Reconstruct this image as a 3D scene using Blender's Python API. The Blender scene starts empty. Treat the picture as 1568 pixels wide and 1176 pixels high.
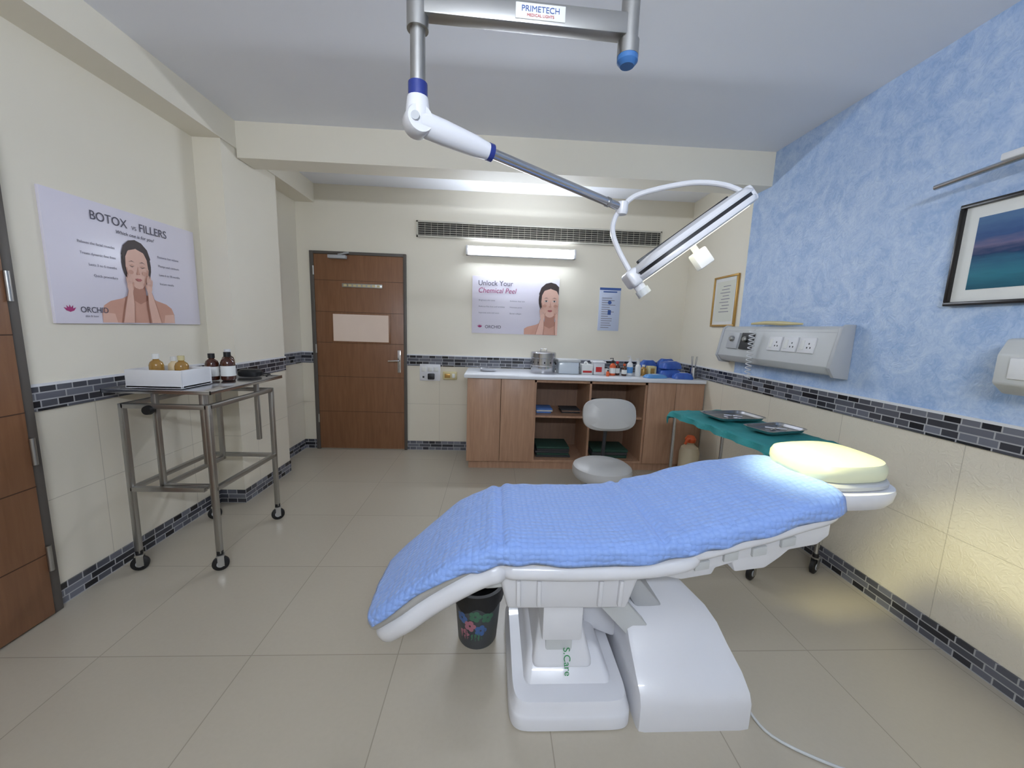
import bpy, bmesh, math, random
from mathutils import Vector, Matrix, noise
random.seed(3)
S=bpy.context.scene
S.view_settings.view_transform='Standard'

# ------------------------------------------------------------------ materials
def lin(c):
    o=[]
    for v in c:
        v=v/255.0
        o.append(v/12.92 if v<=.04045 else ((v+.055)/1.055)**2.4)
    return (o[0],o[1],o[2],1)
def newmat(name):
    m=bpy.data.materials.new(name); m.use_nodes=True
    nt=m.node_tree; p=nt.nodes['Principled BSDF']
    return m,nt,p
def N(nt,t,**k):
    n=nt.nodes.new(t)
    for a,b in k.items():
        if a in n.inputs: n.inputs[a].default_value=b
        else: setattr(n,a,b)
    return n
def mathn(nt,op,a,b=None):
    n=nt.nodes.new('ShaderNodeMath'); n.operation=op
    for i,v in enumerate((a,b)):
        if v is None: continue
        if isinstance(v,(int,float)): n.inputs[i].default_value=v
        else: nt.links.new(v,n.inputs[i])
    return n.outputs[0]
def mixc(nt,f,a,b):
    n=nt.nodes.new('ShaderNodeMix'); n.data_type='RGBA'
    for idx,v in ((0,f),(6,a),(7,b)):
        if isinstance(v,(int,float,tuple)): n.inputs[idx].default_value=v
        else: nt.links.new(v,n.inputs[idx])
    return n.outputs[2]
def coords(nt):
    tc=nt.nodes.new('ShaderNodeTexCoord'); return tc.outputs['Object']
def PM(name,col,rough=.5,metal=0,col2=None,nscale=6,bump=0,bscale=80,coat=0,emit=0,ecol=None,stretch=None,spec=None,trans=0):
    m,nt,p=newmat(name)
    c=lin(col); c2=lin(col2) if col2 else tuple([v*.93 for v in c[:3]]+[1])
    co=coords(nt)
    if stretch:
        mp=N(nt,'ShaderNodeMapping'); mp.inputs['Scale'].default_value=stretch
        nt.links.new(co,mp.inputs[0]); co=mp.outputs[0]
    nz=N(nt,'ShaderNodeTexNoise',Scale=nscale,Detail=4.0)
    nt.links.new(co,nz.inputs['Vector'])
    nt.links.new(mixc(nt,nz.outputs[0],c,c2),p.inputs['Base Color'])
    p.inputs['Roughness'].default_value=rough; p.inputs['Metallic'].default_value=metal
    p.inputs['Coat Weight'].default_value=coat
    if trans: p.inputs['Transmission Weight'].default_value=trans
    if spec is not None: p.inputs['Specular IOR Level'].default_value=spec
    if emit:
        p.inputs['Emission Color'].default_value=lin(ecol or col); p.inputs['Emission Strength'].default_value=emit
    if bump:
        n2=N(nt,'ShaderNodeTexNoise',Scale=bscale,Detail=3.0); nt.links.new(coords(nt),n2.inputs['Vector'])
        b=N(nt,'ShaderNodeBump',Strength=bump,Distance=.01); nt.links.new(n2.outputs[0],b.inputs['Height'])
        nt.links.new(b.outputs[0],p.inputs['Normal'])
    return m
def sepxyz(nt):
    s=nt.nodes.new('ShaderNodeSeparateXYZ'); nt.links.new(coords(nt),s.inputs[0]); return s.outputs
def comb(nt,x,y,z=0.0):
    c=nt.nodes.new('ShaderNodeCombineXYZ')
    for i,v in enumerate((x,y,z)):
        if isinstance(v,(int,float)): c.inputs[i].default_value=v
        else: nt.links.new(v,c.inputs[i])
    return c.outputs[0]

def wall_mat(name,blue=False):
    m,nt,p=newmat(name)
    s=sepxyz(nt)
    along=mathn(nt,'ADD',s[0],s[1])
    br=N(nt,'ShaderNodeTexBrick',Scale=1.0); br.offset=0.0
    br.inputs['Color1'].default_value=lin((230,222,204)); br.inputs['Color2'].default_value=lin((226,218,200))
    br.inputs['Mortar'].default_value=lin((198,190,172))
    br.inputs['Mortar Size'].default_value=.0018; br.inputs['Brick Width'].default_value=.6; br.inputs['Row Height'].default_value=.42
    nt.links.new(comb(nt,along,mathn(nt,'SUBTRACT',s[2],.10)),br.inputs['Vector'])
    nz=N(nt,'ShaderNodeTexNoise',Scale=2.5,Detail=3.0); nt.links.new(coords(nt),nz.inputs['Vector'])
    plaster=mixc(nt,nz.outputs[0],lin((237,230,213)),lin((233,226,209)))
    bumpsrc=None
    if blue:
        n1=N(nt,'ShaderNodeTexNoise',Scale=7.0,Detail=6.0,Distortion=1.6); nt.links.new(coords(nt),n1.inputs['Vector'])
        n2=N(nt,'ShaderNodeTexNoise',Scale=28.0,Detail=5.0,Distortion=2.5); nt.links.new(coords(nt),n2.inputs['Vector'])
        rp=nt.nodes.new('ShaderNodeValToRGB'); rp.color_ramp.elements[0].position=.38; rp.color_ramp.elements[1].position=.64
        rp.color_ramp.elements[0].color=lin((156,184,224)); rp.color_ramp.elements[1].color=lin((196,214,240))
        nt.links.new(mathn(nt,'ADD',mathn(nt,'MULTIPLY',n1.outputs[0],.6),mathn(nt,'MULTIPLY',n2.outputs[0],.4)),rp.inputs[0])
        isb=mathn(nt,'LESS_THAN',s[1],3.2)
        plaster=mixc(nt,isb,plaster,rp.outputs[0])
        b=N(nt,'ShaderNodeBump',Strength=.4,Distance=.01); nt.links.new(mathn(nt,'MULTIPLY',n2.outputs[0],isb),b.inputs['Height'])
        nt.links.new(b.outputs[0],p.inputs['Normal']); bumpsrc=isb
    low=mathn(nt,'LESS_THAN',s[2],.99)
    nt.links.new(mixc(nt,low,plaster,br.outputs[0]),p.inputs['Base Color'])
    r=mathn(nt,'SUBTRACT',.62,mathn(nt,'MULTIPLY',low,.34))
    if bumpsrc is not None:
        up=mathn(nt,'MULTIPLY',bumpsrc,mathn(nt,'SUBTRACT',1.0,low))
        r=mathn(nt,'SUBTRACT',r,mathn(nt,'MULTIPLY',up,.26))
    nt.links.new(r,p.inputs['Roughness'])
    return m
wallM=wall_mat('cream_plaster_with_tile_dado'); wallR=wall_mat('blue_silk_plaster_with_tile_dado',True)
plasterM=PM('cream_plaster',(237,230,213),.6,col2=(233,226,209),nscale=2.5)
ceilM=PM('ceiling_white',(241,242,246),.7,col2=(237,238,243),nscale=2)

def mosaic():
    m,nt,p=newmat('mosaic_border')
    s=sepxyz(nt)
    br=N(nt,'ShaderNodeTexBrick',Scale=1.0); br.offset=.37; br.squash=.55; br.squash_frequency=2
    br.inputs['Color1'].default_value=lin((28,28,34)); br.inputs['Color2'].default_value=lin((124,126,136)); br.inputs['Bias'].default_value=-.1
    br.inputs['Mortar'].default_value=lin((170,170,172))
    br.inputs['Mortar Size'].default_value=.003; br.inputs['Brick Width'].default_value=.125; br.inputs['Row Height'].default_value=.034
    nt.links.new(comb(nt,mathn(nt,'ADD',s[0],s[1]),mathn(nt,'SUBTRACT',s[2],.002)),br.inputs['Vector'])
    nt.links.new(br.outputs[0],p.inputs['Base Color']); p.inputs['Roughness'].default_value=.25
    return m
mosM=mosaic()
def floorm():
    m,nt,p=newmat('beige_floor_tiles')
    s=sepxyz(nt)
    br=N(nt,'ShaderNodeTexBrick',Scale=1.0); br.offset=0
    br.inputs['Color1'].default_value=lin((184,175,158)); br.inputs['Color2'].default_value=lin((179,170,153))
    br.inputs['Mortar'].default_value=lin((146,136,120)); br.inputs['Mortar Size'].default_value=.0022
    br.inputs['Brick Width'].default_value=.6; br.inputs['Row Height'].default_value=.6
    nt.links.new(comb(nt,mathn(nt,'SUBTRACT',s[0],.23),mathn(nt,'SUBTRACT',s[1],.26)),br.inputs['Vector'])
    nz=N(nt,'ShaderNodeTexNoise',Scale=60.0,Detail=5.0); nt.links.new(coords(nt),nz.inputs['Vector'])
    nz2=N(nt,'ShaderNodeTexNoise',Scale=2.0,Detail=3.0); nt.links.new(coords(nt),nz2.inputs['Vector'])
    a=mixc(nt,mathn(nt,'MULTIPLY',nz.outputs[0],.25),br.outputs[0],lin((152,142,124)))
    a=mixc(nt,mathn(nt,'MULTIPLY',nz2.outputs[0],.2),a,lin((200,192,174)))
    nt.links.new(a,p.inputs['Base Color']); p.inputs['Roughness'].default_value=.3
    return m
floorM=floorm()
def wood(name,c1,c2,rough=.4,st=(14,14,1.2)):
    m,nt,p=newmat(name)
    mp=N(nt,'ShaderNodeMapping'); mp.inputs['Scale'].default_value=st; nt.links.new(coords(nt),mp.inputs[0])
    nz=N(nt,'ShaderNodeTexNoise',Scale=3.0,Detail=6.0,Distortion=.6); nt.links.new(mp.outputs[0],nz.inputs['Vector'])
    rp=nt.nodes.new('ShaderNodeValToRGB'); rp.color_ramp.elements[0].position=.3; rp.color_ramp.elements[1].position=.7
    rp.color_ramp.elements[0].color=lin(c1); rp.color_ramp.elements[1].color=lin(c2)
    nt.links.new(nz.outputs[0],rp.inputs[0]); nt.links.new(rp.outputs[0],p.inputs['Base Color']); p.inputs['Roughness'].default_value=rough
    return m
doorW=wood('door_wood',(126,86,58),(140,98,68),.4)
cabW=wood('cabinet_laminate',(166,128,102),(184,146,118),.4)
cabIn=wood('cabinet_inner',(134,106,88),(150,118,96),.5)
groove=PM('groove_dark',(74,48,32),.6)
frameM=PM('door_frame_dark',(90,84,78),.5)
steel=PM('stainless_steel',(204,204,206),.22,1,col2=(186,186,190),nscale=20)
steelB=PM('brushed_steel',(180,179,176),.35,1,nscale=20)
chrome=PM('chrome',(215,215,218),.12,1)
white=PM('white_plastic',(226,226,230),.28,coat=.3)
whiteM=PM('white_matte',(228,228,230),.5)
greyp=PM('grey_plastic',(185,187,190),.4)
lgrey=PM('light_grey_plastic',(202,204,204),.4)
dark=PM('dark_plastic',(38,38,42),.45)
black=PM('black_rubber',(22,22,24),.5)
blueC=PM('blue_collar',(36,52,128),.35)
knobB=PM('blue_knob',(60,110,170),.4)
vinyl=PM('grey_vinyl',(180,178,174),.4)
pillowM=PM('cream_vinyl_pillow',(226,228,196),.35)
counterM=PM('white_counter_stone',(234,236,240),.2)
cream=PM('cream_plastic',(214,200,150),.4)
glassF=PM('frosted_glass',(208,190,176),.2,emit=.12,ecol=(225,205,190))
lotion=PM('pump_lotion',(220,200,160),.3); amber=PM('amber_liquid',(196,150,70),.12,coat=.5,trans=.4); brownb=PM('brown_glass',(70,32,18),.12,coat=.5)
clearp=PM('translucent_plastic',(214,222,228),.25,coat=.3); red=PM('red_label',(196,40,40),.4); blackp=PM('black_cap',(26,26,28),.35)
bluepk=PM('blue_packet',(38,60,150),.35,col2=(60,110,190),nscale=25); bluepk2=PM('light_blue_packet',(90,150,210),.35)
greenC=PM('green_surgical_cloth',(48,146,146),.75,col2=(38,126,128),nscale=8,bump=.3,bscale=120)
greenD=PM('green_dark_cloth',(38,70,58),.8); blueCl=PM('blue_cloth',(92,132,200),.8); dcloth=PM('dark_cloth',(58,58,60),.8)
orange=PM('orange_cap',(224,98,50),.4); gold=PM('gold_frame',(190,150,84),.35,.6); paper=PM('paper_white',(232,232,228),.6)
tubeM=PM('tube_diffuser',(255,255,255),.5,emit=80,ecol=(230,240,255))
tubeM2=PM('tube_diffuser_near',(255,255,255),.5,emit=120,ecol=(230,240,255))
ledM=PM('led_panel',(255,250,225),.4,emit=2.2,ecol=(255,252,225))

def quilt():
    m,nt,p=newmat('blue_quilted_sheet')
    v=N(nt,'ShaderNodeTexVoronoi',Scale=50.0,Randomness=.35); nt.links.new(coords(nt),v.inputs['Vector'])
    nz=N(nt,'ShaderNodeTexNoise',Scale=5.0,Detail=3.0); nt.links.new(coords(nt),nz.inputs['Vector'])
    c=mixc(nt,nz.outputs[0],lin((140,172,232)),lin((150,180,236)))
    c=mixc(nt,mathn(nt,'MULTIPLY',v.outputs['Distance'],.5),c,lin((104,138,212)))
    nt.links.new(c,p.inputs['Base Color']); p.inputs['Roughness'].default_value=.75
    b=N(nt,'ShaderNodeBump',Strength=.8,Distance=.008); b.invert=True
    nt.links.new(v.outputs['Distance'],b.inputs['Height']); nt.links.new(b.outputs[0],p.inputs['Normal'])
    p.inputs['Sheen Weight'].default_value=.2
    return m
quiltM=quilt()

# ------------------------------------------------------------------ mesh builder
def catmull(pts,n):
    pts=[Vector(p) for p in pts]; out=[]
    P=[pts[0]*2-pts[1]]+pts+[pts[-1]*2-pts[-2]]
    for i in range(1,len(P)-2):
        for k in range(n):
            t=k/n; a,b,c,d=P[i-1],P[i],P[i+1],P[i+2]
            out.append(.5*((2*b)+(-a+c)*t+(2*a-5*b+4*c-d)*t*t+(-a+3*b-3*c+d)*t**3))
    out.append(pts[-1]); return out
class B:
    def __init__(s,name): s.n=name; s.bm=bmesh.new(); s.m=[]; s.X=Matrix.Identity(4)
    def mi(s,m):
        if m not in s.m: s.m.append(m)
        return s.m.index(m)
    def raw(s,vs,fs,m):
        i=s.mi(m); vv=[s.bm.verts.new(s.X@Vector(v)) for v in vs]
        for f in fs:
            if len(set(f))<3: continue
            try: q=s.bm.faces.new([vv[k] for k in f]); q.material_index=i; q.smooth=True
            except ValueError: pass
    def merge(s,t,m,X=None):
        if X: t.transform(X)
        t.verts.index_update()
        s.raw([v.co.copy() for v in t.verts],[[v.index for v in f.verts] for f in t.faces],m); t.free()
    def box(s,x0,x1,y0,y1,z0,z1,m,bev=0,X=None,seg=2):
        t=bmesh.new(); bmesh.ops.create_cube(t,size=1)
        for v in t.verts: v.co=Vector(((x0+x1)/2+v.co.x*(x1-x0),(y0+y1)/2+v.co.y*(y1-y0),(z0+z1)/2+v.co.z*(z1-z0)))
        if bev: bmesh.ops.bevel(t,geom=t.edges[:],offset=bev,segments=seg,profile=.5,affect='EDGES')
        s.merge(t,m,X)
    def prism(s,pts,a0,a1,ax,m,bev=0,seg=2):
        t=bmesh.new()
        def mk(p,a): return {'x':(a,p[0],p[1]),'y':(p[0],a,p[1]),'z':(p[0],p[1],a)}[ax]
        lo=[t.verts.new(mk(p,a0)) for p in pts]; hi=[t.verts.new(mk(p,a1)) for p in pts]; n=len(pts)
        t.faces.new(lo); t.faces.new(hi[::-1])
        for i in range(n): t.faces.new((lo[i],hi[i],hi[(i+1)%n],lo[(i+1)%n]))
        bmesh.ops.recalc_face_normals(t,faces=t.faces[:])
        if bev: bmesh.ops.bevel(t,geom=t.edges[:],offset=bev,segments=seg,profile=.5,affect='EDGES')
        s.merge(t,m)
    def loft(s,rings,m,cap=True):
        n=len(rings[0]); vs=[p for r in rings for p in r]; fs=[]
        for i in range(len(rings)-1):
            for k in range(n):
                fs.append((i*n+k,i*n+(k+1)%n,(i+1)*n+(k+1)%n,(i+1)*n+k))
        if cap: fs.append(tuple(range(n))); fs.append(tuple(range((len(rings)-1)*n,len(rings)*n)))
        s.raw(vs,fs,m)
    def grid(s,rows,m):
        n=len(rows[0]); vs=[p for r in rows for p in r]
        s.raw(vs,[(i*n+k,i*n+k+1,(i+1)*n+k+1,(i+1)*n+k) for i in range(len(rows)-1) for k in range(n-1)],m)
    def tube(s,pts,r,m,seg=12,sm=0):
        n0=len(pts)
        if sm: pts=catmull(pts,sm)
        pts=[Vector(p) for p in pts]; rings=[]
        d=(pts[1]-pts[0]).normalized(); u=d.orthogonal().normalized()
        for i,p in enumerate(pts):
            if i==0: t=pts[1]-pts[0]
            elif i==len(pts)-1: t=pts[-1]-pts[-2]
            else: t=(pts[i+1]-pts[i]).normalized()+(pts[i]-pts[i-1]).normalized()
            t.normalize(); u=(u-t*u.dot(t)).normalized(); w=t.cross(u)
            if isinstance(r,(list,tuple)):
                q=i*(n0-1)/(len(pts)-1); k0=min(int(q),n0-2); rr=r[k0]+(r[k0+1]-r[k0])*(q-k0)
            else: rr=r
            rings.append([p+u*rr*math.cos(2*math.pi*k/seg)+w*rr*math.sin(2*math.pi*k/seg) for k in range(seg)])
        s.loft(rings,m)
    def lathe(s,c,prof,m,seg=32,X=None):
        rings=[[Vector((r*math.cos(2*math.pi*k/seg),r*math.sin(2*math.pi*k/seg),z)) for k in range(seg)] for r,z in prof]
        T=Matrix.Translation(Vector(c))@(X or Matrix.Identity(4))
        s.loft([[T@p for p in r] for r in rings],m)
    def puck(s,c,ax,ay,prof,m,X=None,e=2.8,seg=40):
        T=Matrix.Translation(Vector(c))@(X or Matrix.Identity(4)); rings=[]
        for sc,z in prof:
            ring=[]
            for k in range(seg):
                a=2*math.pi*k/seg; ca,sa=math.cos(a),math.sin(a)
                ring.append(T@Vector((sc*ax*math.copysign(abs(ca)**(2/e),ca),sc*ay*math.copysign(abs(sa)**(2/e),sa),z)))
            rings.append(ring)
        s.loft(rings,m)
    def done(s,parent=None,origin=True,ang=35):
        bm=s.bm
        bmesh.ops.recalc_face_normals(bm,faces=bm.faces[:])
        o=Vector((0,0,0))
        if origin and len(bm.verts):
            xs=[v.co for v in bm.verts]
            o=Vector(((min(v.x for v in xs)+max(v.x for v in xs))/2,(min(v.y for v in xs)+max(v.y for v in xs))/2,min(v.z for v in xs)))
            for v in bm.verts: v.co-=o
        me=bpy.data.meshes.new(s.n); bm.to_mesh(me); bm.free()
        for m in s.m: me.materials.append(m)
        me.set_sharp_from_angle(angle=math.radians(ang))
        ob=bpy.data.objects.new(s.n,me); S.collection.objects.link(ob)
        if parent: ob.parent=parent; ob.location=o-parent.location
        else: ob.location=o
        return ob
def flat(frame,u,v,off):
    o,r,up,n=frame; return o+r*u+up*v+n*off
def clip(pts,umin,umax,vmin):
    def cl(ps,ins,inter):
        out=[]
        for i in range(len(ps)):
            a,b=ps[i-1],ps[i]
            if ins(b):
                if not ins(a): out.append(inter(a,b))
                out.append(b)
            elif ins(a): out.append(inter(a,b))
        return out
    def iu(c): return lambda a,b:(c,a[1]+(b[1]-a[1])*(c-a[0])/(b[0]-a[0]))
    def iv(c): return lambda a,b:(a[0]+(b[0]-a[0])*(c-a[1])/(b[1]-a[1]),c)
    pts=cl(pts,lambda p:p[0]<=umax,iu(umax)); 
    if pts: pts=cl(pts,lambda p:p[0]>=umin,iu(umin))
    if pts: pts=cl(pts,lambda p:p[1]>=vmin,iv(vmin))
    return pts
def poly(b,frame,pts,off,m):
    if len(pts)<3: return
    b.raw([flat(frame,u,v,off) for u,v in pts],[tuple(range(len(pts)))],m)
def ell(cx,cy,rx,ry,n=28,rot=0):
    return [(cx+rx*math.cos(2*math.pi*k/n)*math.cos(rot)-ry*math.sin(2*math.pi*k/n)*math.sin(rot),
             cy+rx*math.cos(2*math.pi*k/n)*math.sin(rot)+ry*math.sin(2*math.pi*k/n)*math.cos(rot)) for k in range(n)]
def rect(u0,u1,v0,v1): return [(u0,v0),(u1,v0),(u1,v1),(u0,v1)]
def text(body,frame,u,v,size,m,parent,align='LEFT',off=.003,name='lettering',sx=1,shear=0):
    c=bpy.data.curves.new(name,'FONT'); c.body=body; c.size=size; c.align_x=align; c.extrude=.0002; c.shear=shear
    c.materials.append(m)
    o=bpy.data.objects.new(name,c); S.collection.objects.link(o)
    O,r,up,n=frame; p=flat(frame,u,v,off)
    R=Matrix((r*sx,up,n)).transposed().to_4x4(); mw=Matrix.Translation(p)@R
    o.parent=parent; o.matrix_parent_inverse=Matrix.Translation(-parent.location); o.matrix_basis=mw
    return o
V=Vector
# ------------------------------------------------------------------ room
XL,XR,YB,YF,ZC=-2.03,2.07,4.18,-1.0,2.74
def simple(name,*a,m=wallM,origin=False):
    b=B(name); b.box(*a,m); return b.done(origin=origin)
simple('floor',XL-.1,XR+.1,YF-.1,YB+.1,-.1,0,m=floorM)
simple('ceiling',XL-.1,XR+.1,YF-.1,YB+.1,ZC,ZC+.1,m=ceilM)
simple('wall_back',XL-.1,XR+.1,YB,YB+.1,0,ZC)
simple('wall_left',XL-.1,XL,YF-.1,YB,0,ZC)
simple('wall_right',XR,XR+.1,YF-.1,YB,0,ZC,m=wallR)
simple('wall_front',XL-.1,XR+.1,YF-.1,YF,0,ZC)
simple('pillar',XL,-1.85,2.85,3.5,0,2.56)
simple('ceiling_beam',XL,-1.84,YF,YB,2.56,ZC,m=plasterM)
simple('ceiling_beam',-1.84,XR,3.0,3.2,2.5,ZC,m=plasterM)
def strip(name,pts,z0,z1,t=.008,cap=True):
    b=B(name)
    for (a,c) in zip(pts[:-1],pts[1:]):
        x0,x1=sorted((a[0],c[0])); y0,y1=sorted((a[1],c[1]))
        if x1-x0<1e-6: 
            s=a[2]; x0,x1=(x0,x0+t) if s>0 else (x0-t,x0)
        else: y0,y1=y0-t,y0
        b.box(x0,x1,y0,y1,z0,z1,mosM)
        if cap: 
            e=.003
            b.box(x0-(e if x1-x0<.01 and x0>0 else 0),x1+(e if x1-x0<.01 and x0<0 else 0),y0-(e if y1-y0<.01 else 0),y1,z1,z1+.012,whiteM)
    return b.done(origin=False)
for nm,z0,z1,cp in (('trim_1',.94,1.05,True),('baseboard_left',0,.10,False)):
    strip(nm,[(XL,1.74,1),(XL,2.85,1)],z0,z1,cap=cp)
for nm,z0,z1,cp in (('trim_2',.94,1.05,True),('baseboard_pillar',0,.10,False)):
    strip(nm,[(XL,2.85,0),(-1.842,2.85,0)],z0,z1,cap=cp)
for nm,z0,z1,cp in (('trim_3',.94,1.05,True),('baseboard_pillar_side',0,.10,False)):
    strip(nm,[(-1.85,2.85,1),(-1.85,3.5,1)],z0,z1,cap=cp)
for nm,z0,z1,cp in (('trim_4',.94,1.05,True),('baseboard_recess',0,.10,False)):
    strip(nm,[(XL,3.5,1),(XL,YB,1)],z0,z1,cap=cp)
for nm,z0,z1,cp in (('trim_5',.94,1.05,True),('baseboard_back',0,.10,False)):
    b=strip(nm,[(-.93,YB,0),(XR if cp else -.25,YB,0)],z0,z1,cap=cp)
strip('trim_6',[(XL,YB,0),(-1.9,YB,0)],.94,1.05); strip('baseboard_back_corner',[(XL,YB,0),(-1.9,YB,0)],0,.10,cap=False)
strip('trim_7',[(XR,YF,-1),(XR,YB,-1)],.94,1.05); strip('baseboard_right',[(XR,YF,-1),(XR,3.58,-1)],0,.10,cap=False)

# ------------------------------------------------------------------ doors
b=B('door_1'); y=YB
fr=frameM
b.box(-1.90,-1.86,y-.03,y,0,2.09,fr,.004); b.box(-.955,-.925,y-.03,y,0,2.09,fr,.004); b.box(-1.86,-.955,y-.03,y,2.06,2.09,fr,.004)
b.box(-1.86,-.955,y-.022,y,.01,2.06,doorW,.002)
for z in (.42,.80,1.16,1.48,1.80): b.box(-1.86,-.955,y-.0225,y-.02,z,z+.004,groove)
b.box(-1.70,-1.09,y-.03,y,1.16,1.48,doorW,.004); b.box(-1.68,-1.11,y-.033,y,1.18,1.46,glassF)
b.box(-1.58,-1.17,y-.032,y-.02,1.735,1.775,steelB,.003)
for k in range(8): b.box(-1.56+k*.048,-1.53+k*.048,y-.034,y-.03,1.745,1.765,cream)
b.box(-1.02,-.985,y-.034,y-.02,.86,1.1,chrome,.004)
b.tube([(-1.0,y-.03,.99),(-1.0,y-.065,.99),(-1.03,y-.07,.99),(-1.11,y-.07,.985)],.009,chrome,sm=3)
b.box(-1.70,-1.52,y-.075,y-.022,2.015,2.05,greyp,.006); b.tube([(-1.6,y-.05,2.055),(-1.48,y-.10,2.07),(-1.55,y-.03,2.075)],.008,greyp)
for z in (.3,1.05,1.85): b.tube([(-1.863,y-.03,z),(-1.863,y-.03,z+.09)],.008,steelB)
b.done()
b=B('door_2'); x=XL
b.box(x,x+.035,1.70,1.74,0,2.10,fr,.004); b.box(x,x+.035,.72,.76,0,2.10,fr,.004); b.box(x,x+.035,.76,1.70,2.06,2.10,fr,.004)
b.box(x,x+.045,.76,1.695,.01,2.06,doorW,.003)
for z in (.30,.62,.95,1.28,1.62): b.box(x+.04,x+.0455,.76,1.695,z,z+.005,groove)
for z in (.22,.72,1.42,1.85): b.tube([(x+.05,1.70,z),(x+.05,1.70,z+.12)],.01,steelB); 
b.box(x+.04,x+.055,.82,.86,.9,1.12,chrome,.003); b.tube([(x+.05,.84,1.0),(x+.09,.84,1.0),(x+.1,.95,1.0)],.009,chrome,sm=3)
b.done()

# ------------------------------------------------------------------ wall fixtures (back)
b=B('air_conditioning_grille')
b.box(-.82,1.74,YB-.006,YB,2.27,2.43,PM('grille_dark',(60,58,54),.6))
gm=PM('grille_slats',(200,196,182),.5)
for z in (2.27,2.415): b.box(-.82,1.74,YB-.02,YB-.004,z,z+.015,gm)
for xx in (-.82,1.725): b.box(xx,xx+.015,YB-.02,YB-.004,2.27,2.43,gm)
for k in range(6):
    z=2.292+k*.021; b.prism([(YB-.018,z),(YB-.016,z+.003),(YB-.005,z+.008),(YB-.005,z+.005)],-.81,1.73,'x',gm)
for k in range(40): b.box(-.80+k*.064,-.798+k*.064,YB-.012,YB-.004,2.285,2.415,gm)
b.done()
def tube_light(name,x0,x1,yw,sgn,z,tm,wide=False):
    b=B(name)
    def yy(d): return yw+sgn*d
    def bx(xa,xb,d0,d1,z0,z1,m,bv=0): b.box(xa,xb,min(yy(d0),yy(d1)),max(yy(d0),yy(d1)),z0,z1,m,bv)
    bx(x0,x1,0,.055,z-.05,z+.042,whiteM,.004)
    bx(x0,x0+.025,0,.080,z-.05,z+.042,whiteM,.006); bx(x1-.025,x1,0,.080,z-.05,z+.042,whiteM,.006)
    h=.05 if wide else .030
    pr=[(yy(.056),z-h),(yy(.068),z-h),(yy(.079),z-h*.6),(yy(.082),z),(yy(.079),z+h*.6),(yy(.068),z+h),(yy(.056),z+h)]
    b.prism(pr,x0+.025,x1-.025,'x',tm)
    b.done()
tube_light('tube_light_fixture',-.31,.83,YB,-1,2.155,tubeM)
tube_light('tube_light_fixture',-.6,.6,YF,1,2.15,tubeM2,True)

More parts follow.
